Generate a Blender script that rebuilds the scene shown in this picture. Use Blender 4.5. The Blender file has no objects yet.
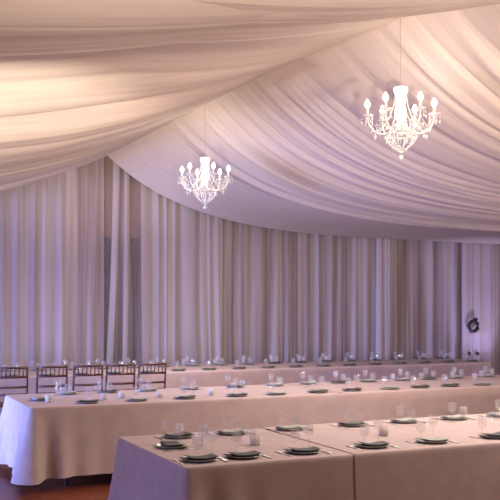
import bpy, bmesh, math, random
import numpy as np
from mathutils import Vector, Matrix

# ------------------------------------------------------------------ camera, light, exposure
SC = bpy.context.scene
COL = SC.collection
TH = 0.43                       # the tables run along x; the camera is turned clockwise by TH
F, YH, EYE = 900.0, 307.3, 1.65

cam_data = bpy.data.cameras.new('camera')
cam = bpy.data.objects.new('camera', cam_data)
COL.objects.link(cam)
cam.location = (0, 0, EYE)
cam.rotation_euler = (math.pi / 2, 0, -TH)
cam_data.sensor_width = 36
cam_data.lens = 36 * F / 500
cam_data.shift_y = (YH - 250) / 500
cam_data.clip_end = 200
SC.camera = cam

world = bpy.data.worlds.new('world')
SC.world = world
world.use_nodes = True
bg = world.node_tree.nodes['Background']
bg.inputs[0].default_value = (0.80, 0.58, 0.54, 1)
bg.inputs[1].default_value = 0.31

def lamp(name, kind, loc, energy, color, target=None, **kw):
    d = bpy.data.lights.new(name, kind)
    d.energy = energy
    d.color = color
    for k, v in kw.items():
        setattr(d, k, v)
    o = bpy.data.objects.new(name, d)
    COL.objects.link(o)
    o.location = loc
    if target is not None:
        o.rotation_euler = (Vector(target) - Vector(loc)).to_track_quat('-Z', 'Y').to_euler()
    return o

BLUE = (0.33, 0.42, 1.0)
WARM = (1.0, 0.76, 0.56)
ROSE = (1.0, 0.82, 0.69)
# daylight through the windows of the left wall
lamp('window_daylight', 'AREA', (-5.6, 9.0, 1.6), 190, (0.24, 0.35, 1.0), (1.5, 9.8, 0.5), shape='RECTANGLE', size=0.8, size_y=1.6, spread=0.75)
lamp('window_daylight', 'AREA', (-5.6, 11.6, 1.7), 250, BLUE, (4.0, 12.8, 1.5), shape='RECTANGLE', size=1.6, size_y=1.8, spread=1.5)
lamp('window_daylight', 'AREA', (-5.6, 5.4, 1.6), 30, (0.40, 0.42, 1.0), (1.7, 5.4, 0.5), shape='RECTANGLE', size=1.2, size_y=1.6, spread=0.9)
# added fill lamp just before the nearest table, with no chandelier there
lamp('downward_glow', 'AREA', (5.2, 4.1, 3.3), 125, (1.0, 0.90, 0.82), (4.4, 4.9, 0), shape='DISK', size=.6)
# added warm fill, out of view to the right, for the curtains and farthest table
lamp('warm_fill', 'POINT', (11.6, 9.0, 2.7), 120, (1.0, 0.76, 0.60), shadow_soft_size=0.15)
# warm floor spots that wash the ceiling cloths
lamp('ceiling_spot', 'SPOT', (-1.2, 3.6, 0.5), 2500, (1.0, 0.85, 0.70), (1.5, 9.6, 3.4), spot_size=0.54, spot_blend=0.6, shadow_soft_size=0.12)
lamp('ceiling_spot', 'SPOT', (0.5, -0.5, 1.0), 2300, ROSE, (2.6, 4.8, 3.8), spot_size=1.0, spot_blend=0.9, shadow_soft_size=0.2)
lamp('ceiling_spot', 'SPOT', (5.2, 0.0, 1.0), 1500, ROSE, (6.6, 7.0, 3.6), spot_size=1.1, spot_blend=0.9, shadow_soft_size=0.12)
# lavender uplights on the floor along the curtains, behind the farthest table
for ua, ue in ((2.6, 46), (3.5, 34), (4.9, 42), (6.3, 14), (8.3, 12), (11.7, 130)):
    lamp('curtain_uplight', 'SPOT', (ua, 13.72, 0.15), ue * .75, (0.66, 0.56, 1.0), (ua + .1, 14.5, 2.3), spot_size=1.5, spot_blend=1.0, shadow_soft_size=0.1)
SC.view_settings.view_transform = 'Standard'
SC.view_settings.look = 'None'
SC.view_settings.gamma = 1
SC.view_settings.exposure = 0.0

# ------------------------------------------------------------------ helpers
random.seed(7)

def at_b(x, b):
    """The point along the room that the photo column x meets at depth b."""
    k = (x - 250) / F
    c, s = math.cos(TH), math.sin(TH)
    # X = a c - b s ; Z = a s + b c ; X = k Z
    return (b * s + k * b * c) / (c - k * s)

def at_table(x, y, z=0.753):
    Z = F * (EYE - z) / (y - YH)
    X = (x - 250) / F * Z
    c, s = math.cos(TH), math.sin(TH)
    return X * c + Z * s, -X * s + Z * c

_rs = np.random.RandomState(3)
_tab = _rs.rand(4096)

def vnoise(x, seed=0):
    x = np.asarray(x, float) + seed * 37.31
    i = np.floor(x).astype(int)
    f = x - i
    f = f * f * (3 - 2 * f)
    return (_tab[i % 4096] * (1 - f) + _tab[(i + 1) % 4096] * f) * 2 - 1

def curve(xs, ys, q):
    """A smooth line through the points (monotone-limited slopes)."""
    xs, ys, q = np.array(xs, float), np.array(ys, float), np.clip(np.asarray(q, float), xs[0], xs[-1])
    h = np.diff(xs)
    dl = np.diff(ys) / h
    m = np.zeros(len(xs))
    m[0], m[-1] = dl[0], dl[-1]
    for i in range(1, len(xs) - 1):
        m[i] = 0 if dl[i - 1] * dl[i] <= 0 else 2 * dl[i - 1] * dl[i] / (dl[i - 1] + dl[i])
    k = np.clip(np.searchsorted(xs, q, side='right') - 1, 0, len(h) - 1)
    t = (q - xs[k]) / h[k]
    return ((2 * t**3 - 3 * t**2 + 1) * ys[k] + (t**3 - 2 * t**2 + t) * h[k] * m[k]
            + (-2 * t**3 + 3 * t**2) * ys[k + 1] + (t**3 - t**2) * h[k] * m[k + 1])

def obj(name, mesh, mat, parent=None, smooth=True, loc=None):
    if isinstance(mesh, bmesh.types.BMesh):
        me = bpy.data.meshes.new(name)
        mesh.normal_update()
        mesh.to_mesh(me)
        mesh.free()
    else:
        me = mesh
    if mat and not me.materials:
        me.materials.append(mat)
    if smooth:
        for p in me.polygons:
            p.use_smooth = True
    o = bpy.data.objects.new(name, me)
    COL.objects.link(o)
    if parent:
        o.parent = parent
    if loc:
        o.location = loc
    return o

def tag(o, label, cat, group=None):
    o['label'] = label
    o['category'] = cat
    if group:
        o['group'] = group
    return o

def thing(name, label, cat, loc=(0, 0, 0), rz=0, group=None):
    o = bpy.data.objects.new(name, None)
    COL.objects.link(o)
    o.location = loc
    o.rotation_euler = (0, 0, rz)
    o.empty_display_size = 0.1
    return tag(o, label, cat, group)

def dup(root, loc, rz, label, group=None):
    r = root.copy()
    COL.objects.link(r)
    r.location = loc
    r.rotation_euler = (0, 0, rz)
    r['label'] = label
    if group:
        r['group'] = group
    for ch in list(root.children):
        c = ch.copy()
        COL.objects.link(c)
        c.parent = r
        for g in list(ch.children):
            d = g.copy()
            COL.objects.link(d)
            d.parent = c
    return r

def box(bm, x0, x1, y0, y1, z0, z1, bev=0.0):
    r = bmesh.ops.create_cube(bm, size=1.0)
    vs = r['verts']
    for v in vs:
        v.co = Vector(((x0 + x1) / 2 + v.co.x * (x1 - x0), (y0 + y1) / 2 + v.co.y * (y1 - y0), (z0 + z1) / 2 + v.co.z * (z1 - z0)))
    if bev:
        es = list({e for v in vs for e in v.link_edges})
        bmesh.ops.bevel(bm, geom=es, offset=bev, segments=2, affect='EDGES', profile=0.5)
    return bm

def lathe(bm, prof, n=20, c=(0, 0, 0)):
    """Spin (radius, z) points about the vertical."""
    rows = []
    for r, z in prof:
        if r < 1e-5:
            rows.append([bm.verts.new((c[0], c[1], c[2] + z))])
        else:
            rows.append([bm.verts.new((c[0] + r * math.cos(2 * math.pi * k / n), c[1] + r * math.sin(2 * math.pi * k / n), c[2] + z)) for k in range(n)])
    for A, B in zip(rows, rows[1:]):
        for k in range(n):
            k2 = (k + 1) % n
            if len(A) == 1 and len(B) == 1:
                continue
            if len(A) == 1:
                bm.faces.new((A[0], B[k2], B[k]))
            elif len(B) == 1:
                bm.faces.new((A[k], A[k2], B[0]))
            else:
                bm.faces.new((A[k], A[k2], B[k2], B[k]))
    bmesh.ops.recalc_face_normals(bm, faces=bm.faces[:])
    return bm

def tube(bm, pts, rad, n=8, cap=True):
    pts = [Vector(p) for p in pts]
    rads = rad if isinstance(rad, (list, tuple)) else [rad] * len(pts)
    rows = []
    up = None
    for i, p in enumerate(pts):
        d = (pts[min(i + 1, len(pts) - 1)] - pts[max(i - 1, 0)]).normalized()
        if up is None:
            up = Vector((0, 0, 1)) if abs(d.z) < 0.9 else Vector((1, 0, 0))
        s = d.cross(up).normalized()
        up = s.cross(d).normalized()
        rows.append([bm.verts.new(p + (s * math.cos(2 * math.pi * k / n) + up * math.sin(2 * math.pi * k / n)) * rads[i]) for k in range(n)])
    fs = []
    for A, B in zip(rows, rows[1:]):
        for k in range(n):
            fs.append(bm.faces.new((A[k], A[(k + 1) % n], B[(k + 1) % n], B[k])))
    if cap:
        fs.append(bm.faces.new(rows[0]))
        fs.append(bm.faces.new(rows[-1][::-1]))
    bmesh.ops.recalc_face_normals(bm, faces=fs)
    return bm

def grid_mesh(name, P):
    """A mesh from an array of points [rows, cols, 3]."""
    R, C = P.shape[:2]
    idx = np.arange(R * C).reshape(R, C)
    faces = np.stack([idx[:-1, :-1], idx[:-1, 1:], idx[1:, 1:], idx[1:, :-1]], -1).reshape(-1, 4)
    me = bpy.data.meshes.new(name)
    me.from_pydata(P.reshape(-1, 3).tolist(), [], faces.tolist())
    return me

# ------------------------------------------------------------------ materials
def mat(name, color, rough=0.6, **kw):
    m = bpy.data.materials.new(name)
    m.use_nodes = True
    b = m.node_tree.nodes['Principled BSDF']
    b.inputs['Base Color'].default_value = (*color, 1)
    b.inputs['Roughness'].default_value = rough
    for k, v in kw.items():
        b.inputs[k.replace('_', ' ')].default_value = v
    return m

def vary(m, scale, amount, stretch=(1, 1, 1), bump=0.0, bump_scale=None):
    """Weave noise on a material: a little colour variation and bump in object space."""
    nt = m.node_tree
    b = nt.nodes['Principled BSDF']
    tc = nt.nodes.new('ShaderNodeTexCoord')
    mp = nt.nodes.new('ShaderNodeMapping')
    mp.inputs['Scale'].default_value = stretch
    nz = nt.nodes.new('ShaderNodeTexNoise')
    nz.inputs['Scale'].default_value = scale
    nz.inputs['Detail'].default_value = 4
    nt.links.new(tc.outputs['Object'], mp.inputs[0])
    nt.links.new(mp.outputs[0], nz.inputs['Vector'])
    c = b.inputs['Base Color'].default_value[:]
    rp = nt.nodes.new('ShaderNodeValToRGB')
    rp.color_ramp.elements[0].position = 0.3
    rp.color_ramp.elements[1].position = 0.7
    rp.color_ramp.elements[0].color = (*[x * (1 - amount) for x in c[:3]], 1)
    rp.color_ramp.elements[1].color = (*[min(1, x * (1 + amount)) for x in c[:3]], 1)
    nt.links.new(nz.outputs['Fac'], rp.inputs[0])
    nt.links.new(rp.outputs[0], b.inputs['Base Color'])
    if bump:
        bp = nt.nodes.new('ShaderNodeBump')
        bp.inputs['Strength'].default_value = bump
        bp.inputs['Distance'].default_value = 0.01
        nt.links.new(nz.outputs['Fac'], bp.inputs['Height'])
        nt.links.new(bp.outputs[0], b.inputs['Normal'])
    return m

M = {}
M['cloth'] = vary(mat('mauve_linen', (0.37, 0.266, 0.25), 0.85), 9, 0.06, bump=0.12)
M['ceiling_cloth'] = vary(mat('ivory_voile', (0.70, 0.60, 0.53), 0.8), 3.0, 0.07, (0.5, 14, 0.5), bump=0.25)
M['brown_wall'] = vary(mat('brown_plaster', (0.36, 0.24, 0.19), 0.8), 2, 0.1)
M['plain_wall'] = vary(mat('beige_plaster', (0.42, 0.33, 0.30), 0.85), 2, 0.06)
M['roof'] = mat('roof_board', (0.25, 0.19, 0.16), 0.8)
M['dark'] = mat('dark_paint', (0.012, 0.011, 0.012), 0.6)
M['door'] = mat('dark_door', (0.03, 0.027, 0.027), 0.5)
M['wood'] = vary(mat('mahogany', (0.085, 0.027, 0.017), 0.5), 14, 0.25, (1, 1, 0.2))
M['table'] = vary(mat('table_ply', (0.32, 0.20, 0.11), 0.6), 8, 0.15, (0.2, 1, 1))
M['steel'] = mat('steel', (0.40, 0.39, 0.38), 0.42, Metallic=1.0)
M['plate'] = vary(mat('sage_glaze', (0.30, 0.285, 0.22), 0.3), 20, 0.06)
M['napkin'] = vary(mat('charcoal_napkin', (0.05, 0.047, 0.042), 0.8), 30, 0.1, bump=0.1)
M['napkin_pale'] = vary(mat('sage_napkin', (0.28, 0.27, 0.235), 0.8), 30, 0.1, bump=0.1)
M['candle'] = mat('candle_wax', (0.56, 0.46, 0.35), 0.5)
M['iron'] = mat('black_iron', (0.01, 0.01, 0.012), 0.5)
M['white_metal'] = mat('white_enamel', (0.82, 0.78, 0.72), 0.3)

def glass(name, tint, gloss, alpha):
    m = bpy.data.materials.new(name)
    m.use_nodes = True
    nt = m.node_tree
    nt.nodes.clear()
    out = nt.nodes.new('ShaderNodeOutputMaterial')
    tr = nt.nodes.new('ShaderNodeBsdfTransparent')
    tr.inputs[0].default_value = (*tint, 1)
    gl = nt.nodes.new('ShaderNodeBsdfGlossy')
    gl.inputs['Roughness'].default_value = 0.05
    df = nt.nodes.new('ShaderNodeBsdfDiffuse')
    df.inputs[0].default_value = (0.85, 0.85, 0.85, 1)
    mx0 = nt.nodes.new('ShaderNodeMixShader')
    mx0.inputs[0].default_value = alpha
    nt.links.new(tr.outputs[0], mx0.inputs[1])
    nt.links.new(df.outputs[0], mx0.inputs[2])
    mx = nt.nodes.new('ShaderNodeMixShader')
    mx.inputs[0].default_value = gloss
    nt.links.new(mx0.outputs[0], mx.inputs[1])
    nt.links.new(gl.outputs[0], mx.inputs[2])
    nt.links.new(mx.outputs[0], out.inputs[0])
    return m
M['glass'] = glass('clear_glass', (0.985, 0.985, 0.985), 0.06, 0.04)
M['crystal'] = glass('cut_crystal', (0.95, 0.95, 0.95), 0.18, 0.7)
M['votive_glass'] = glass('frosted_glass', (0.95, 0.90, 0.82), 0.05, 0.3)

def emit(name, color, strength):
    m = mat(name, (0.9, 0.85, 0.8), 0.4)
    b = m.node_tree.nodes['Principled BSDF']
    b.inputs['Emission Color'].default_value = (*color, 1)
    b.inputs['Emission Strength'].default_value = strength
    return m
M['bulb'] = emit('lit_bulb', (1.0, 0.88, 0.72), 5)
M['lit_glass'] = emit('lit_frosted_glass', (1.0, 0.93, 0.82), 1.1)

def sheer(name, color, lo, hi, scale, seed):
    """Gathered voile: threads bunch into denser and thinner upright bands along its width."""
    m = bpy.data.materials.new(name)
    m.use_nodes = True
    nt = m.node_tree
    nt.nodes.clear()
    out = nt.nodes.new('ShaderNodeOutputMaterial')
    tr = nt.nodes.new('ShaderNodeBsdfTransparent')
    tr.inputs[0].default_value = (0.95, 0.9, 0.88, 1)
    df = nt.nodes.new('ShaderNodeBsdfDiffuse')
    df.inputs[0].default_value = (*color, 1)
    tl = nt.nodes.new('ShaderNodeBsdfTranslucent')
    tl.inputs[0].default_value = (*color, 1)
    m1 = nt.nodes.new('ShaderNodeMixShader')
    m1.inputs[0].default_value = 0.2
    nt.links.new(df.outputs[0], m1.inputs[1])
    nt.links.new(tl.outputs[0], m1.inputs[2])
    tc = nt.nodes.new('ShaderNodeTexCoord')
    mp = nt.nodes.new('ShaderNodeMapping')
    mp.inputs['Scale'].default_value = (1, 0.0, 0.035)
    mp.inputs['Location'].default_value = (seed * 3.7, 0, 0)
    nz = nt.nodes.new('ShaderNodeTexNoise')
    nz.inputs['Scale'].default_value = scale
    nz.inputs['Detail'].default_value = 3
    nt.links.new(tc.outputs['Object'], mp.inputs[0])
    nt.links.new(mp.outputs[0], nz.inputs['Vector'])
    mr = nt.nodes.new('ShaderNodeMapRange')
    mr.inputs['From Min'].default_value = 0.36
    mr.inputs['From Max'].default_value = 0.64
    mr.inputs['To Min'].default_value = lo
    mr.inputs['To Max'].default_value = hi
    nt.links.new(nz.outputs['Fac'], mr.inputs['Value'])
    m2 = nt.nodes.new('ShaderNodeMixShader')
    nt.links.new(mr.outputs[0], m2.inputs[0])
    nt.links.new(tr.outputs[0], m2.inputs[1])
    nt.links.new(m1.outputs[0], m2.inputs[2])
    nt.links.new(m2.outputs[0], out.inputs[0])
    return m

def floor_mat():
    m = mat('red_brown_boards', (0.13, 0.04, 0.02), 0.38)
    m.node_tree.nodes['Principled BSDF'].inputs['Specular IOR Level'].default_value = 0.25
    nt = m.node_tree
    b = nt.nodes['Principled BSDF']
    tc = nt.nodes.new('ShaderNodeTexCoord')
    br = nt.nodes.new('ShaderNodeTexBrick')
    br.inputs['Scale'].default_value = 1.0
    br.inputs['Brick Width'].default_value = 1.6
    br.inputs['Row Height'].default_value = 0.11
    br.inputs['Mortar Size'].default_value = 0.004
    br.inputs['Color1'].default_value = (0.17, 0.045, 0.018, 1)
    br.inputs['Color2'].default_value = (0.11, 0.030, 0.014, 1)
    br.inputs['Mortar'].default_value = (0.03, 0.01, 0.006, 1)
    nt.links.new(tc.outputs['Object'], br.inputs['Vector'])
    nz = nt.nodes.new('ShaderNodeTexNoise')
    mp = nt.nodes.new('ShaderNodeMapping')
    mp.inputs['Scale'].default_value = (1.2, 22, 1)
    nz.inputs['Scale'].default_value = 2.5
    nz.inputs['Detail'].default_value = 6
    nt.links.new(tc.outputs['Object'], mp.inputs[0])
    nt.links.new(mp.outputs[0], nz.inputs['Vector'])
    mx = nt.nodes.new('ShaderNodeMix')
    mx.data_type = 'RGBA'
    mx.blend_type = 'MULTIPLY'
    mx.inputs[0].default_value = 0.6
    nt.links.new(br.outputs['Color'], mx.inputs[6])
    nt.links.new(nz.outputs['Color'], mx.inputs[7])
    gm = nt.nodes.new('ShaderNodeMix')
    gm.data_type = 'RGBA'
    gm.blend_type = 'MULTIPLY'
    gm.inputs[0].default_value = 1
    gm.inputs[7].default_value = (1.7, 1.6, 1.6, 1)
    nt.links.new(mx.outputs[2], gm.inputs[6])
    nt.links.new(gm.outputs[2], b.inputs['Base Color'])
    return m
M['floor'] = floor_mat()

# ------------------------------------------------------------------ the room shell
A0, A1, B0, B1 = -5.8, 14.0, -3.0, 15.0
RIDGE_A, RIDGE_Z, EAVE_Z = 4.4, 5.5, 3.5

def struct(name, bm, m):
    o = obj(name, bm, m, smooth=False)
    o['kind'] = 'structure'
    return o

struct('floor', box(bmesh.new(), A0 - .2, A1 + .2, B0, B1 + .2, -0.12, 0), M['floor'])

def gable(b0, b1, holes=()):
    """A gable wall slab; holes are (a0, a1, z1) doorways cut down to the floor."""
    bm = bmesh.new()
    out = [(A0, 0)]
    for h0, h1, z1 in sorted(holes):
        out += [(h0, 0), (h0, z1), (h1, z1), (h1, 0)]
    out += [(A1, 0), (A1, EAVE_Z), (RIDGE_A, RIDGE_Z), (A0, EAVE_Z)]
    f = bm.faces.new([bm.verts.new((a, b0, z)) for a, z in out])
    r = bmesh.ops.extrude_face_region(bm, geom=[f])
    for v in r['geom']:
        if isinstance(v, bmesh.types.BMVert):
            v.co.y = b1
    bmesh.ops.recalc_face_normals(bm, faces=bm.faces[:])
    return bm

DOOR0, DOOR1, DOORZ = at_b(98, 15.0), at_b(139, 15.0), 2.85
struct('wall_back', gable(B1, B1 + 0.2, [(DOOR0, DOOR1, DOORZ)]), M['brown_wall'])
bm = bmesh.new()
box(bm, DOOR0, DOOR1, B1 + 0.06, B1 + 0.12, 0.0, DOORZ)
for z0, z1 in ((0.15, 1.05), (1.2, 2.65)):
    for k in (0, 1):
        w = (DOOR1 - DOOR0) / 2
        box(bm, DOOR0 + k * w + .06, DOOR0 + (k + 1) * w - .06, B1 + 0.05, B1 + 0.07, z0, z1)
struct('door_1', bm, M['door'])

# left wall with two window openings, right wall, roof
WIN = [(4.5, 6.3), (8.1, 9.9), (10.7, 12.5)]
bm = bmesh.new()
edges = [B0] + [v for w in WIN for v in w] + [B1 + .2]
for k in range(0, len(edges), 2):
    box(bm, A0 - .2, A0, edges[k], edges[k + 1], 0, EAVE_Z)
for w0, w1 in WIN:
    box(bm, A0 - .2, A0, w0, w1, 0, 0.8)
    box(bm, A0 - .2, A0, w0, w1, 2.7, EAVE_Z)
struct('wall_left', bm, M['plain_wall'])
for n_, (w0, w1) in enumerate(WIN):
    bm = bmesh.new()
    for s0, s1, z0, z1 in ((w0, w0 + .06, .8, 2.7), (w1 - .06, w1, .8, 2.7), (w0, w1, .8, .86), (w0, w1, 2.64, 2.7), ((w0 + w1) / 2 - .03, (w0 + w1) / 2 + .03, .8, 2.7)):
        box(bm, A0 - .14, A0 - .06, s0, s1, z0, z1)
    wf = struct('window_%d' % (n_ + 1), bm, M['white_metal'])
    obj('window_pane', box(bmesh.new(), A0 - .105, A0 - .095, w0 + .06, w1 - .06, .86, 2.64), M['glass'], wf, smooth=False)
struct('wall_right', box(bmesh.new(), A1, A1 + .2, B0, B1 + .2, 0, EAVE_Z), M['plain_wall'])
bm = bmesh.new()
sec = [(A0 - .2, EAVE_Z), (RIDGE_A, RIDGE_Z), (A1 + .2, EAVE_Z), (A1 + .2, EAVE_Z + .15), (RIDGE_A, RIDGE_Z + .15), (A0 - .2, EAVE_Z + .15)]
f = bm.faces.new([bm.verts.new((a, B0, z)) for a, z in sec])
r = bmesh.ops.extrude_face_region(bm, geom=[f])
for v in r['geom']:
    if isinstance(v, bmesh.types.BMVert):
        v.co.y = B1 + .2
bmesh.ops.recalc_face_normals(bm, faces=bm.faces[:])
struct('ceiling', bm, M['roof'])

# ------------------------------------------------------------------ ceiling cloths
def ridge_a(b):
    return 4.33 + 0.1 * (10.86 - b)

RZ = ([2, 5, 5.6, 6.5, 9, 11, 14.6], [3.9, 3.98, 4.08, 4.3, 4.34, 4.27, 4.10])

def folds(s, a, amps, seed):
    """Long soft pleats across s that wander slowly along a."""
    d = 0
    for k, (per, amp) in enumerate(amps):
        w = s / per + 0.5 * vnoise(a * 0.35 + seed, 11 + k) * (0.25 / per) ** .5 + 0.0 * a
        n1 = vnoise(w, seed + k)
        d = d + amp * (0.55 + 0.45 * vnoise(w * 0.37 + a * 0.2, seed + 5 + k)) * (1 - 2 * np.abs(n1)) 
    return d

def right_cloth(name, b0, b1, drop, amps, seed, label, u1=9.4):
    u = np.concatenate([np.linspace(-0.35, 2.0, 46)[:-1], np.linspace(2.0, u1, 70)])
    b = np.linspace(b0, b1, int((b1 - b0) / 0.016))
    U, Bv = np.meshgrid(u, b)
    rz = curve(*RZ, Bv) - drop
    A = ridge_a(Bv) + U
    z = 2.85 - drop + (rz - 2.85) * np.exp(-np.maximum(U, 0) / 1.4) + .03
    z = z + folds(Bv, A, amps, seed) * np.clip(U / 0.6, 0.15, 1)
    t = (Bv - b0) / (b1 - b0)
    o = obj(name, grid_mesh(name, np.stack([A, Bv, z], -1)), M['ceiling_cloth'])
    return tag(o, label, 'ceiling drape')

FINE = [(0.8, 0.05), (0.34, 0.055), (0.15, 0.028)]
right_cloth('ceiling_drape', 2.2, 9.6, 0.0, FINE, 2, 'finely pleated pale cloth swagged above the larger, nearer chandelier')
right_cloth('ceiling_drape', 9.1, 12.7, -0.03, FINE, 5, 'pleated mauve ceiling cloth directly behind the smaller chandelier')
right_cloth('ceiling_drape', 12.1, 14.42, -.03, [(0.7, 0.03), (0.2, 0.008), (0.09, 0.003)], 9, 'smooth lavender ceiling cloth along the top of the curtain wall')

def left_cloth(name, b0, b1, base, und, amps, seed, label):
    u = np.linspace(0.0, 9.6, 110)
    b = np.linspace(b0, b1, int((b1 - b0) / 0.016))
    U, Bv = np.meshgrid(u, b)
    rz = curve(*RZ, Bv)
    A = ridge_a(Bv) - U
    z = base(U, rz)
    z = z + curve(*und, Bv - 0.04 * (U - 3)) * np.clip(U / 2.2, 0, 1)
    z = z + folds(Bv + 0.03 * U, A * 0.5, amps, seed) * np.clip(U / 1.2, 0.1, 1)
    o = obj(name, grid_mesh(name, np.stack([A, Bv, z], -1)), M['ceiling_cloth'])
    return tag(o, label, 'ceiling drape')

UND = ([4.8, 5.5, 6.8, 7.75, 8.05, 8.6, 8.72, 9.3, 9.45, 10.2, 10.4, 11.2, 12.6, 14.0, 14.15, 14.4],
       [.30, .20, .24, .33, .27, .05, .11, -.08, -.02, -.12, -.08, -.06, -.06, -.09, -.16, -.16])
left_cloth('ceiling_drape', 4.9, 14.34, lambda U, rz: 2.75 + (rz - 2.75) * np.exp(-U / 3.3), UND,
           [(0.7, 0.03), (0.26, 0.016), (0.11, 0.006)], 21, 'broad cream ceiling swag sloping down over the row of wooden chairs')
left_cloth('ceiling_drape', 1.6, 5.62, lambda U, rz: curve([0, 1.3, 2.4, 4, 6, 10], [0.0, -.27, -.43, -.56, -.72, -.8], U) + rz,
           ([1, 3.2, 4.3, 4.9, 5.3, 5.55], [.25, .16, .07, .02, -.02, -.03]),
           [(0.5, 0.025), (0.2, 0.010), (0.08, 0.003)], 31, 'pale ceiling swag nearest the camera, with a scalloped far hem')

# ------------------------------------------------------------------ curtains on the back wall
CB = 14.62
def curtain(x0, x1, lo, hi, seed, label, lean=0.0, b=CB, color=(0.60, 0.53, 0.57), fold=0.12, amp=1.0):
    a0, a1 = at_b(x0, b), at_b(x1, b)
    n = int((a1 - a0) / 0.012)
    s = np.linspace(0, 1, n)
    t = np.linspace(0, 1, 26)
    S, T = np.meshgrid(s, t)
    z = 4.35 - T * 4.33
    w = S * (a1 - a0)
    ph = w / fold + 1.5 * vnoise(w * 2.3, seed) + 0.3 * vnoise(T * 1.5 + w * 0.7, seed + 3)
    dep = 0.028 * np.sin(2 * np.pi * ph * 0.5) * (0.5 + 0.5 * vnoise(ph * .5, seed + 9)) + 0.016 * vnoise(ph * 2.3, seed + 1)
    dep = dep * (0.6 + 0.6 * T) * amp
    A = a0 + w + lean * (T ** 1.6) * (1 - 0 * S) + 0.02 * vnoise(w * 2 + T, seed + 4)
    P = np.stack([A, b + dep, z], -1)
    o = obj('curtain_panel', grid_mesh('curtain_panel', P), sheer('voile_%d' % seed, color, lo, hi, 4.5, seed))
    return tag(o, label, 'curtain', 'sheer curtains on the back wall')

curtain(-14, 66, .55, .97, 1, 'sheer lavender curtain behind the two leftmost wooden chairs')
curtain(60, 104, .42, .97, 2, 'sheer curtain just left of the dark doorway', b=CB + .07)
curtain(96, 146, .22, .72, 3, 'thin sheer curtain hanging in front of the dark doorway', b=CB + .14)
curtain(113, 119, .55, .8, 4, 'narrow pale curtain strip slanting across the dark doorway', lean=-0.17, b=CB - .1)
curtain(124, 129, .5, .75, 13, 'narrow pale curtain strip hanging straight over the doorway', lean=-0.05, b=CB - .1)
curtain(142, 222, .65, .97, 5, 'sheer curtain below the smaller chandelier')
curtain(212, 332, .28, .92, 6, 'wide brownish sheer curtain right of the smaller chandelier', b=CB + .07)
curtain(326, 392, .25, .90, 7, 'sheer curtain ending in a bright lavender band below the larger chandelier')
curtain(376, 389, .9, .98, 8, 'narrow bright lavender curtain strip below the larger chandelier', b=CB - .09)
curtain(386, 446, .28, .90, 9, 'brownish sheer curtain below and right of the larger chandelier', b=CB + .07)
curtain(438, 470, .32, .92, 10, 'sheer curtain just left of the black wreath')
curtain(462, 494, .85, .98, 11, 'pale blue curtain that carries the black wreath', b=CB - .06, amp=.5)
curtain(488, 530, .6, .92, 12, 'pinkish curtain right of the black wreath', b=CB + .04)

# ------------------------------------------------------------------ tables and cloths
TZ = 0.75
W = 1.314

def banquet_table(a0, a1, b0, label):
    t = thing('banquet_table', label, 'table', ((a0 + a1) / 2, b0 + W / 2, 0))
    L = (a1 - a0) / 2 - .012
    obj('table_top', box(bmesh.new(), -L, L, -W / 2 + .012, W / 2 - .012, TZ - .035, TZ, .004), M['table'], t, smooth=False)
    for k in range(5):
        x = -L + .35 + k * (2 * L - .7) / 4
        for s in (-1, 1):
            bm = bmesh.new()
            tube(bm, [(x, s * (W / 2 - .18), 0), (x, s * (W / 2 - .18), TZ - .034)], .018)
            obj('leg', bm, M['steel'], t)
    return t

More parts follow.
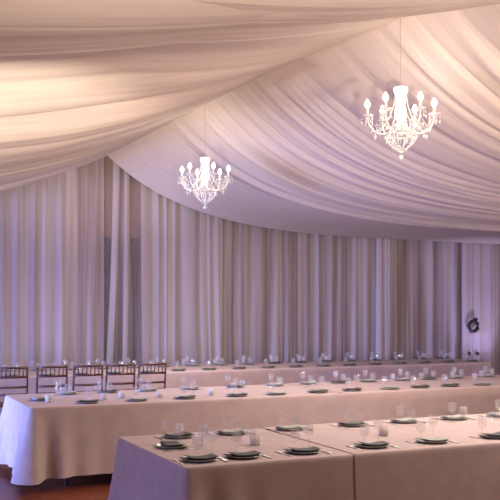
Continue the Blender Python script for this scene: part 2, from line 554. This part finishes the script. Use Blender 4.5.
def tablecloth(a0, a1, b0, left, right, seed, label, lift=0.0, hem=0.11, ear=0.10):
    """One cloth over a stretch of a long table; left / right: whether it hangs over that end."""
    b1 = b0 + W
    st = 0.025
    path = []   # (x, y, nx, ny, d) d: distance to the nearest hanging corner
    def run(p, q, n):
        L = math.hypot(q[0] - p[0], q[1] - p[1])
        k = max(2, int(L / st))
        for i in range(k):
            t = i / k
            path.append([p[0] + (q[0] - p[0]) * t, p[1] + (q[1] - p[1]) * t, n[0], n[1]])
    def corner(c, ang0):
        r = .03
        for i in range(6):
            an = ang0 + i / 5 * math.pi / 2
            path.append([c[0] + r * math.cos(an), c[1] + r * math.sin(an), math.cos(an), math.sin(an)])
    r = .03
    xl = a0 + r if left else a0
    xr = a1 - r if right else a1
    closed = left and right
    # from the right end along the far side to the left, round the left end, back along the near side
    run((xr, b1), (xl, b1), (0, 1)); path.append([xl, b1, 0, 1])
    if left:
        corner((xl, b1 - r), math.pi / 2)
        run((a0, b1 - r), (a0, b0 + r), (-1, 0)); path.append([a0, b0 + r, -1, 0])
        corner((xl, b0 + r), math.pi)
    run((xl, b0), (xr, b0), (0, -1)); path.append([xr, b0, 0, -1])
    if right:
        corner((xr, b0 + r), -math.pi / 2)
        run((a1, b0 + r), (a1, b1 - r), (1, 0)); path.append([a1, b1 - r, 1, 0])
        corner((xr, b1 - r), 0)
    # drop doubled points
    pts = [path[0]]
    for p in path[1:]:
        if math.hypot(p[0] - pts[-1][0], p[1] - pts[-1][1]) > 1e-4:
            pts.append(p)
    if math.hypot(pts[0][0] - pts[-1][0], pts[0][1] - pts[-1][1]) < 1e-4:
        pts.pop()
    P = np.array(pts)
    s = np.concatenate([[0], np.cumsum(np.hypot(*np.diff(P[:, :2], axis=0).T))])
    corners = []
    if left:
        corners += [(a0, b0), (a0, b1)]
    if right:
        corners += [(a1, b0), (a1, b1)]
    dc = np.full(len(P), 9.0)
    for c in corners:
        dc = np.minimum(dc, np.hypot(P[:, 0] - c[0], P[:, 1] - c[1]))
    ts = [0, .012, .03, .07, .14, .22, .32, .42, .52, .62, .72, .82, .91, 1.0]
    top = TZ + .004 + lift
    s = P[:, 0] + P[:, 1] * 1.37
    fold = (0.5 + 0.5 * vnoise(s / 0.22, seed)) * 0.022 + (0.5 + .5 * vnoise(s / 0.085, seed + 2)) * 0.007
    flute = 0.5 + 0.5 * np.cos(2 * np.pi * (dc - 0.02) / 0.26)
    flute = flute * np.exp(-(dc / 0.36) ** 2)
    rows = []
    for t in ts:
        edge = 0.006 * (min(1, t / .02)) ** .5
        off = edge + lift * 1.2 + t ** 1.1 * (0.012 + fold + ear * flute)
        h = hem * (1 - 0.25 * np.exp(-(dc / 0.12) ** 2)) + 0.02 * vnoise(s / 0.5, seed + 7)
        z = top - .004 * min(1, t / .012) - t * (top - .004 - np.maximum(h, .004))
        rows.append(np.stack([P[:, 0] + P[:, 2] * off, P[:, 1] + P[:, 3] * off, z], -1))
    R = np.array(rows)
    bm = bmesh.new()
    V = [[bm.verts.new(c) for c in row] for row in R]
    n = len(P)
    for i in range(len(ts) - 1):
        for k in range(n if closed else n - 1):
            k2 = (k + 1) % n
            if math.hypot(P[k2][0] - P[k][0], P[k2][1] - P[k][1]) > .5:
                continue        # the open end lies flat over the next cloth
            bm.faces.new((V[i][k], V[i][k2], V[i + 1][k2], V[i + 1][k]))
    bm.faces.new(V[0])
    bmesh.ops.recalc_face_normals(bm, faces=bm.faces[:])
    o = obj('tablecloth', bm, M['cloth'])
    o.data.polygons[len(o.data.polygons) - 1].use_smooth = False
    return tag(o, label, 'tablecloth')

T1, T2, T3 = (1.766, 9.6, 4.719), (1.566, 9.75, 8.10), (1.6, 9.76, 11.769)
banquet_table(*T1, 'long banquet table nearest the camera, under floor-length mauve cloths')
banquet_table(*T2, 'long banquet table in the middle, under floor-length mauve cloths')
banquet_table(*T3, 'long banquet table farthest back, in front of the curtains')
tablecloth(1.766, 3.05, 4.719, True, False, 3, 'short mauve cloth over the near left end of the nearest table')
tablecloth(2.86, 9.6, 4.719, False, True, 3, 'long mauve cloth over the rest of the nearest table', lift=.004)
tablecloth(1.566, 4.95, 8.10, True, False, 5, 'mauve cloth over the left half of the middle table, its corner trailing', ear=.15)
tablecloth(4.78, 9.75, 8.10, False, True, 5, 'mauve cloth over the right half of the middle table', lift=.004)
tablecloth(1.6, 9.76, 11.769, True, True, 8, 'pale mauve cloth over the farthest table before the curtains')

# ------------------------------------------------------------------ wooden chairs at the far table
def make_chair(label):
    t = thing('banquet_chair', label, 'chair', group='wooden chairs along the farthest table')
    wd = M['wood']
    hw = .185
    # the chair's back is at y = 0, its seat reaches towards +y
    obj('seat', box(bmesh.new(), -.20, .20, .0, .40, .43, .455, .01), wd, t, smooth=False)
    for s in (-1, 1):
        bm = bmesh.new()
        tube(bm, [(s * hw, -.045, 0), (s * hw, .01, .25), (s * hw, .015, .45), (s * hw, -.01, .70), (s * hw * .98, -.05, .915)], [.013, .014, .015, .014, .013])
        obj('leg', bm, wd, t)
        bm = bmesh.new()
        tube(bm, [(s * hw, .375, 0), (s * hw, .37, .44)], [.012, .015])
        obj('leg', bm, wd, t)
    for z, y in ((.905, -.048), (.79, -.028), (.665, -.006), (.575, .003)):
        bm = bmesh.new()
        tube(bm, [(-hw, y, z), (0, y - .02, z + (.004 if z > .9 else 0)), (hw, y, z)], .015 if z > .9 else .014)
        obj('top_rail' if z > .9 else 'back_rail', bm, wd, t)
    for k in range(6):
        x = -hw + (k + 1) * 2 * hw / 7
        bm = bmesh.new()
        tube(bm, [(x, -.045, .79), (x, -.066, .905)], .007, 6)
        obj('spindle', bm, wd, t)
    for z in (.16, .28):
        for s in (-1, 1):
            bm = bmesh.new()
            tube(bm, [(s * hw, -.01, z), (s * hw, .37, z)], .009, 6)
            obj('stretcher', bm, wd, t)
    for y in (-.012, .372):
        bm = bmesh.new()
        tube(bm, [(-hw, y, .22), (hw, y, .22)], .009, 6)
        obj('stretcher', bm, wd, t)
    return t

ORD = 'first second third fourth fifth sixth seventh eighth ninth tenth eleventh twelfth thirteenth fourteenth fifteenth sixteenth seventeenth eighteenth nineteenth twentieth'.split()
chair = None
for k, x in enumerate((12, 52, 88, 120.5, 152)):
    where = ['leftmost', 'second from left', 'middle', 'second from right', 'rightmost'][k]
    label = 'dark wooden spindle-back chair, %s of the row of five' % where
    loc = (at_b(x, 11.25), 11.27, 0)
    if chair is None:
        chair = make_chair(label)
        chair.location = loc
    else:
        dup(chair, loc, 0.02 * (-1) ** k, label)

# ------------------------------------------------------------------ tableware
def plate_mesh():
    return lathe(bmesh.new(), [(0, .004), (.072, .004), (.085, .007), (.104, .013), (.107, .0145), (.1065, .0165), (.102, .016), (.086, .0105), (.070, .0075), (0, .0075)], 36)

def napkin_mesh():
    """A napkin folded into a rectangle: two soft layers, the upper one shifted."""
    bm = bmesh.new()
    def layer(x0, x1, y0, y1, z0, th, sag, seed):
        nx, ny = 12, 6
        top, bot = [], []
        for j in range(ny + 1):
            for i in range(nx + 1):
                x = x0 + (x1 - x0) * i / nx
                y = y0 + (y1 - y0) * j / ny
                e = min(1, min(i, nx - i) / 1.0, min(j, ny - j) / 1.0)
                w = float(vnoise(x * 18 + y * 7, seed)) * .0018 + sag * (abs(x - (x0 + x1) / 2) / (x1 - x0) * 2) ** 2
                top.append(bm.verts.new((x, y, z0 + w + th * (0.55 + .45 * e))))
                bot.append(bm.verts.new((x, y, z0 + w + (0.002 if e < 1 else 0))))
        I = lambda i, j: j * (nx + 1) + i
        for j in range(ny):
            for i in range(nx):
                bm.faces.new((top[I(i, j)], top[I(i + 1, j)], top[I(i + 1, j + 1)], top[I(i, j + 1)]))
                bm.faces.new((bot[I(i, j)], bot[I(i, j + 1)], bot[I(i + 1, j + 1)], bot[I(i + 1, j)]))
        for i in range(nx):
            bm.faces.new((bot[I(i, 0)], bot[I(i + 1, 0)], top[I(i + 1, 0)], top[I(i, 0)]))
            bm.faces.new((bot[I(i + 1, ny)], bot[I(i, ny)], top[I(i, ny)], top[I(i + 1, ny)]))
        for j in range(ny):
            bm.faces.new((bot[I(0, j + 1)], bot[I(0, j)], top[I(0, j)], top[I(0, j + 1)]))
            bm.faces.new((bot[I(nx, j)], bot[I(nx, j + 1)], top[I(nx, j + 1)], top[I(nx, j)]))
    layer(-.108, .088, -.058, .058, 0, .006, .005, 1)
    layer(-.080, .098, -.062, .054, .0075, .006, .009, 2)
    bmesh.ops.recalc_face_normals(bm, faces=bm.faces[:])
    return bm

def knife_mesh():
    bm = bmesh.new()
    box(bm, -.008, .008, -.11, -.01, 0, .005, .002)
    f = [bm.verts.new(p) for p in ((-.006, -.01, .001), (.006, -.01, .001), (.009, .06, .001), (.004, .105, .001), (-.007, .09, .001))]
    g = [bm.verts.new(v.co + Vector((0, 0, .0025))) for v in f]
    bm.faces.new(f[::-1]); bm.faces.new(g)
    for k in range(5):
        bm.faces.new((f[k], f[(k + 1) % 5], g[(k + 1) % 5], g[k]))
    return bm

def fork_mesh():
    bm = bmesh.new()
    box(bm, -.006, .006, -.10, .03, 0, .004, .0015)
    box(bm, -.012, .012, .03, .055, 0.001, .005, .0015)
    for k in range(4):
        box(bm, -.0115 + k * .0065, -.008 + k * .0065, .05, .10, .0015, .0045)
    return bm

GS = 0.88
WINE_BASE = [(0, 0), (.036, 0), (.037, .0015), (.012, .005), (.005, .009)]
WINE_STEM = [(.005, .009), (.0042, .03), (.0042, .075), (.008, .084)]
WINE_BOWL = [(.008, .084), (.026, .095), (.037, .118), (.039, .140), (.034, .175), (.0325, .176), (.0372, .140), (.0352, .119), (.024, .098), (0, .090)]
WATER_BASE = [(0, 0), (.033, 0), (.034, .0015), (.014, .006), (.007, .010)]
WATER_STEM = [(.007, .010), (.0055, .028), (.011, .042)]
WATER_BOWL = [(.011, .042), (.030, .053), (.038, .080), (.038, .105), (.0345, .138), (.033, .138), (.0365, .105), (.0363, .081), (.028, .056), (0, .048)]

for L_ in (WINE_BASE, WINE_STEM, WINE_BOWL, WATER_BASE, WATER_STEM, WATER_BOWL):
    L_[:] = [(r_ * GS, z_ * GS) for r_, z_ in L_]

def make_glass(name, base, stem, bowl, label, group):
    t = thing(name, label, 'glass', group=group)
    obj('foot', lathe(bmesh.new(), base, 20), M['glass'], t)
    obj('stem', lathe(bmesh.new(), stem, 10), M['glass'], t)
    obj('bowl', lathe(bmesh.new(), bowl, 20), M['glass'], t)
    return t

ME = {}
for nm, bmf, mt in (('dinner_plate', plate_mesh, 'plate'), ('folded_napkin', napkin_mesh, 'napkin'), ('table_knife', knife_mesh, 'steel'), ('table_fork', fork_mesh, 'steel'),
                    ('wine_glass', lambda: lathe(lathe(lathe(bmesh.new(), WINE_BASE, 16), WINE_STEM, 8), WINE_BOWL, 16), 'glass'),
                    ('water_goblet', lambda: lathe(lathe(lathe(bmesh.new(), WATER_BASE, 16), WATER_STEM, 8), WATER_BOWL, 16), 'glass')):
    me = bpy.data.meshes.new(nm)
    b_ = bmf()
    b_.normal_update()
    b_.to_mesh(me)
    b_.free()
    me.materials.append(M[mt])
    for p in me.polygons:
        p.use_smooth = True
    ME[nm] = me
ME['pale_napkin'] = ME['folded_napkin'].copy()
ME['pale_napkin'].materials[0] = M['napkin_pale']

ORIG = {}
def put(kind, x, y, z, rz, label, cat, group, parts=False):
    if parts:
        if kind not in ORIG:
            prof = (WINE_BASE, WINE_STEM, WINE_BOWL) if kind == 'wine_glass' else (WATER_BASE, WATER_STEM, WATER_BOWL)
            o = ORIG[kind] = make_glass(kind, *prof, label, group)
            o.location = (x, y, z)
            return o
        return dup(ORIG[kind], (x, y, z), rz, label, group)
    name = 'folded_napkin' if kind == 'pale_napkin' else kind
    o = bpy.data.objects.new(name, ME[kind])
    COL.objects.link(o)
    o.location = (x, y, z)
    o.rotation_euler = (0, 0, rz)
    return tag(o, label, cat, group)

def setting(a, b, z, side, n, row, tname, full, pale):
    """One place setting; side -1: the guest sits on the camera's side, +1: beyond the table, 0: at the left end."""
    j = random.uniform(-.012, .012)
    rz = {-1: 0, 1: math.pi, 0: -math.pi / 2}[side] + random.uniform(-.06, .06)
    c, s = math.cos(rz), math.sin(rz)
    loc = lambda dx, dy: (a + c * dx - s * dy, b + s * dx + c * dy)
    nth = '%s %s' % (ORD[n], row) if side else row
    col = 'sage grey' if pale else 'charcoal'
    put('dinner_plate', a, b, z, rz, 'round sage plate, %s on the %s' % (nth, tname), 'plate', 'plates on the ' + tname)
    put('pale_napkin' if pale else 'folded_napkin', a, b, z + .0105, rz + random.uniform(-.12, .12), '%s folded napkin on plate, %s on the %s' % (col, nth, tname), 'napkin', 'napkins on the ' + tname)
    if full:
        x, y = loc(-.132, 0)
        put('table_fork', x, y, z, rz, 'steel fork beside plate, %s on the %s' % (nth, tname), 'fork', 'forks on the ' + tname)
        x, y = loc(.132, .0)
        put('table_knife', x, y, z, rz, 'steel knife beside plate, %s on the %s' % (nth, tname), 'knife', 'knives on the ' + tname)
    x, y = loc(.135 + j, .155)
    put('wine_glass', x, y, z, 0, 'stemmed wine glass by plate, %s on the %s' % (nth, tname), 'glass', 'wine glasses on the ' + tname, full)
    x, y = loc(.05 + j, .185)
    put('water_goblet', x, y, z, 0, 'short water goblet by plate, %s on the %s' % (nth, tname), 'glass', 'water goblets on the ' + tname, full)

def top(lift):
    return TZ + .0045 + lift

NEAR, FAR = 'from left in front row', 'from left in back row'
def z_at(a, seam):
    return top(.004 if a > seam - .14 else 0)
# nearest table
for n, x in enumerate((180, 243, 303, 372, 432, 495)):
    a = max(at_b(x, 4.90), 1.925)
    setting(a, 4.90, z_at(a, 2.86), -1, n, NEAR, 'nearest table', True, n in (4,))
for n, x in enumerate((178, 232, 290, 352, 404, 454, 500)):
    a = at_b(x, 5.84)
    setting(a, 5.84, z_at(a, 2.86), 1, n, FAR, 'nearest table', True, n in (1, 2, 4, 5, 6))
setting(1.95, 5.44, top(0), 0, 0, 'alone at left end', 'nearest table', True, False)
# middle table
for n, x in enumerate((88, 137, 185, 237, 276, 318, 352, 390, 420, 450, 482)):
    a = at_b(x, 8.29)
    setting(a, 8.29, z_at(a, 4.78), -1, n, NEAR, 'middle table', False, n % 3 == 1)
for n, x in enumerate((68, 108, 148, 190, 235, 275, 308, 338, 368, 402, 428, 455, 486)):
    a = at_b(x, 9.22)
    setting(a, 9.22, z_at(a, 4.78), 1, n, FAR, 'middle table', False, n % 3 != 1)
setting(1.77, 8.72, top(0), 0, 0, 'alone at left end', 'middle table', False, True)
# farthest table
for n in range(17):
    a = 2.05 + n * .465
    setting(a, 11.95, top(0), -1, n, NEAR, 'farthest table', False, n < 5)
    setting(a + .1, 12.88, top(0), 1, n, FAR, 'farthest table', False, n < 9)

# candles in frosted glass holders
def make_votive(label, group):
    t = thing('candle_holder', label, 'candle', group=group)
    bm = bmesh.new()
    prof = [(0, 0), (.030, 0), (.034, .004), (.036, .066), (.0335, .066), (.0315, .007), (0, .006)]
    lathe(bm, prof, 18)
    obj('glass_cup', bm, M['votive_glass'], t)
    bm = bmesh.new()
    lathe(bm, [(0, .008), (.028, .008), (.029, .046), (.026, .049), (0, .048)], 16)
    cd = obj('candle', bm, M['candle'], t)
    bm = bmesh.new()
    tube(bm, [(0, 0, .047), (.001, 0, .058)], .0012, 5)
    obj('wick', bm, M['dark'], cd)
    return t
vot = None
def votive(x, y, z, label, group):
    global vot
    a, b = at_table(x, y, z)
    if vot is None:
        vot = make_votive(label, group)
        vot.location = (a, b, z)
    else:
        dup(vot, (a, b, z), 0, label, group)
g = 'candles on the nearest table'
votive(255, 445, top(0.0), 'cream candle holder, leftmost of two on the nearest table', g)
votive(384, 435.5, top(.004), 'cream candle holder, rightmost of two on the nearest table', g)
g = 'candles on the middle table'
for k, (x, y) in enumerate(((49, 402), (104, 400), (122, 398), (160, 397.5), (211, 395))):
    votive(x, y, top(0), 'cream candle holder, %s from left of five on the middle table' % ORD[k], g)

# ------------------------------------------------------------------ chandeliers
def make_chandelier(loc, rot, cable, label):
    t = thing('chandelier', label, 'chandelier', loc, rot, 'crystal chandeliers under the ceiling cloths')
    wm, cr = M['white_metal'], M['crystal']
    bm = bmesh.new()
    tube(bm, [(0, 0, .335), (0, 0, cable)], .003, 6)
    obj('cable', bm, M['plain_wall'], t)
    bm = bmesh.new()   # tall frosted column that widens to a lip at its top
    lathe(bm, [(0, .33), (.05, .33), (.066, .325), (.066, .29), (.058, .275), (.046, .24), (.044, .16), (.056, .12), (.058, .06), (.04, .03), (.03, 0), (0, 0)], 20)
    obj('glass_column', bm, M['lit_glass'], t)
    bm = bmesh.new()
    lathe(bm, [(0, .0), (.05, -.01), (.07, -.035), (.05, -.06), (.025, -.075), (.03, -.10), (.015, -.12), (0, -.125)], 16)
    obj('hub', bm, wm, t)
    n = 6
    for k in range(n):
        an = 2 * math.pi * k / n
        ca, sa = math.cos(an), math.sin(an)
        P = lambda r, z: (r * ca, r * sa, z)
        prof = [(.05, -.03), (.10, -.085), (.16, -.10), (.22, -.085), (.275, -.04), (.30, .02), (.305, .06)]
        q = np.linspace(0, 6, 19)
        rr = curve(range(7), [p[0] for p in prof], q)
        zz = curve(range(7), [p[1] for p in prof], q)
        bm = bmesh.new()
        tube(bm, [P(r_, z_) for r_, z_ in zip(rr, zz)], .0085, 8)
        # a curl rising from the arm back to the column
        tube(bm, [P(.20, -.088), P(.15, -.02), P(.10, .06), P(.065, .16), P(.05, .255)], .005, 6)
        arm = obj('arm', bm, wm, t)
        c = P(.305, .06)
        obj('drip_pan', lathe(bmesh.new(), [(0, 0), (.02, .0), (.05, .012), (.056, .02), (.052, .021), (.02, .008), (0, .008)], 16, c), cr, arm)
        obj('candle_sleeve', lathe(bmesh.new(), [(0, .008), (.013, .008), (.013, .085), (0, .085)], 12, c), wm, arm)
        obj('bulb', lathe(bmesh.new(), [(0, .084), (.014, .085), (.025, .105), (.027, .122), (.018, .146), (.005, .166), (0, .168)], 14, c), M['bulb'], arm)
        for i in range(5):
            ph = 2 * math.pi * i / 5 + an
            bm = bmesh.new()
            x, y = c[0] + .052 * math.cos(ph), c[1] + .052 * math.sin(ph)
            tube(bm, [(x, y, c[2] + .016), (x, y, c[2] - .012)], .0015, 4)
            bmesh.ops.create_icosphere(bm, subdivisions=1, radius=.009, matrix=Matrix.Translation((x, y, c[2] - .018)))
            lathe(bm, [(0, -.028), (.009, -.055), (.0, -.075)], 6, (x, y, c[2]))
            obj('crystal_drop', bm, cr, arm, smooth=False)
        for r_, z_ in ((.13, -.095), (.235, -.075)):
            bm = bmesh.new()
            x, y, z = P(r_, z_)
            tube(bm, [(x, y, z), (x, y, z - .03)], .0015, 4)
            lathe(bm, [(0, -.03), (.014, -.05), (.0, -.085)], 6, (x, y, z))
            obj('crystal_drop', bm, cr, arm, smooth=False)
    # strings of beads from the column to the arms, then the basket below
    for k in range(n):
        a0, a1 = 2 * math.pi * k / n, 2 * math.pi * (k + 1) / n
        bm = bmesh.new()
        tube(bm, [((.29 - .03 * (1 - (2 * q_ - 1) ** 2)) * math.cos(a0 + (a1 - a0) * q_), (.29 - .03 * (1 - (2 * q_ - 1) ** 2)) * math.sin(a0 + (a1 - a0) * q_), .06 - .11 * (1 - (2 * q_ - 1) ** 2)) for q_ in np.linspace(0, 1, 11)], .002, 4)
        for i in range(11):
            s_ = i / 10
            an = a0 + (a1 - a0) * s_
            z = .06 - .11 * (1 - (2 * s_ - 1) ** 2)
            r_ = .29 - .03 * (1 - (2 * s_ - 1) ** 2)
            bmesh.ops.create_icosphere(bm, subdivisions=1, radius=.0075, matrix=Matrix.Translation((r_ * math.cos(an), r_ * math.sin(an), z)))
        obj('bead_string', bm, cr, t, smooth=False)
    for k in range(n):
        for i in (2, 5, 8):
            s_ = i / 10
            an = 2 * math.pi * (k + s_) / n
            r_ = .29 - .03 * (1 - (2 * s_ - 1) ** 2)
            z = .06 - .11 * (1 - (2 * s_ - 1) ** 2)
            x, y = r_ * math.cos(an), r_ * math.sin(an)
            bm = bmesh.new()
            tube(bm, [(x, y, z), (x, y, z - .03)], .0015, 4)
            lathe(bm, [(0, -.026), (.013, -.045), (.0, -.075)], 6, (x, y, z))
            obj('crystal_drop', bm, cr, t, smooth=False)
    for k in range(10):
        an = 2 * math.pi * k / 10
        bm = bmesh.new()
        wire = []
        for i in range(9):
            s_ = i / 8
            r_ = .135 * math.cos(s_ * math.pi / 2) ** .8 + .012
            wire.append((r_ * math.cos(an), r_ * math.sin(an), -.12 - .15 * s_ ** 1.2))
        tube(bm, wire, .0025, 4)
        for i in range(9):
            s_ = i / 8
            r_ = .135 * math.cos(s_ * math.pi / 2) ** .8 + .012
            z = -.12 - .15 * s_ ** 1.2
            bmesh.ops.create_icosphere(bm, subdivisions=1, radius=.011, matrix=Matrix.Translation((r_ * math.cos(an), r_ * math.sin(an), z)))
        obj('basket_string', bm, cr, t, smooth=False)
    bm = bmesh.new()
    pts = [(.145 * math.cos(2 * math.pi * k / 24), .145 * math.sin(2 * math.pi * k / 24), -.115) for k in range(25)]
    tube(bm, pts, .006, 6, cap=False)
    obj('basket_ring', bm, wm, t)
    bm = bmesh.new()
    tube(bm, [(0, 0, -.12), (0, 0, -.31)], .002, 4)
    bmesh.ops.create_uvsphere(bm, u_segments=14, v_segments=10, radius=.026, matrix=Matrix.Translation((0, 0, -.315)))
    obj('crystal_ball', bm, cr, t)
    return t

def chandelier_at(x, y, a_, b_):
    Z = a_ * math.sin(TH) + b_ * math.cos(TH)
    return EYE + (YH - y) * Z / F

ca1, cb1 = 4.34, 10.86
cz1 = chandelier_at(205, 183, ca1, cb1)
ca2, cb2 = 4.72, 6.96
cz2 = chandelier_at(401, 123, ca2, cb2)
roof_z = lambda a: RIDGE_Z - abs(a - RIDGE_A) * (RIDGE_Z - EAVE_Z) / (A1 + .2 - RIDGE_A)
c1 = make_chandelier((ca1, cb1, cz1), -TH - .12, roof_z(ca1) - cz1, 'lit crystal chandelier hanging farther back, the smaller of the two')
c2 = dup(c1, (ca2, cb2, cz2), -TH - .09, 'lit crystal chandelier hanging nearer, the larger of the two')
for a_, b_, z_ in ((ca1, cb1, cz1), (ca2, cb2, cz2)):
    lamp('chandelier_light', 'POINT', (a_, b_, z_ + .05), 14, (1.0, 0.86, 0.70), shadow_soft_size=.30)
    lamp('downward_glow', 'AREA', (a_, b_, z_ - .36), 105, (1.0, 0.90, 0.82), (a_, b_, 0), shape='DISK', size=.6)

# ------------------------------------------------------------------ black wreath and knobs on the curtain
wa = at_b(475.5, CB - .2)
wz = EYE - (326 - YH) * (wa * math.sin(TH) + CB * math.cos(TH)) / F
wr = thing('wreath', 'small black ring wreath hanging on the pale blue curtain', 'wreath', (wa, CB - .135, wz))
bm = bmesh.new()
R_ = .105
pts = [(R_ * math.cos(2 * math.pi * k / 28), 0, R_ * math.sin(2 * math.pi * k / 28)) for k in range(29)]
tube(bm, pts, [.032 + .010 * float(vnoise(k * .9, 5)) for k in range(28)] + [.032 + .010 * float(vnoise(0, 5))], 8, cap=False)
obj('ring', bm, M['iron'], wr)
bm = bmesh.new()
for k in range(40):
    an = random.uniform(0, 2 * math.pi)
    d = Vector((math.cos(an + random.uniform(-.9, .9)), random.uniform(-.5, .1), math.sin(an + random.uniform(-.9, .9)))).normalized()
    p = Vector((R_ * math.cos(an), 0, R_ * math.sin(an)))
    side = d.cross(Vector((0, 1, 0.2))).normalized() * .014
    L = random.uniform(.035, .06)
    v = [bm.verts.new(q_) for q_ in (p, p + d * L * .5 + side, p + d * L, p + d * L * .5 - side)]
    bm.faces.new(v)
obj('leaves', bm, M['iron'], wr, smooth=False)
bm = bmesh.new()
for sx in (-1, 1):
    lathe(bm, [(0, 0), (.022, .012), (.03, .035), (.012, .055), (0, .058)], 10, (.045 + sx * .028, -.01, R_ + .004))
obj('bow', bm, M['iron'], wr)
for x, side in ((471.5, 'left'), (479.5, 'right')):
    ka = at_b(x, CB - .16)
    kz = EYE - (353.3 - YH) * (ka * math.sin(TH) + CB * math.cos(TH)) / F
    bm = bmesh.new()
    lathe(bm, [(0, 0), (.022, 0), (.024, .012), (.034, .02), (.034, .034), (.02, .046), (0, .048)], 16)
    bmesh.ops.rotate(bm, verts=bm.verts[:], cent=(0, 0, 0), matrix=Matrix.Rotation(math.pi / 2, 3, 'X'))
    o = obj('black_knob', bm, M['iron'], loc=(ka, CB - .075, kz))
    tag(o, 'round black knob, %s one of the pair below the wreath' % side, 'knob', 'black knobs below the wreath')
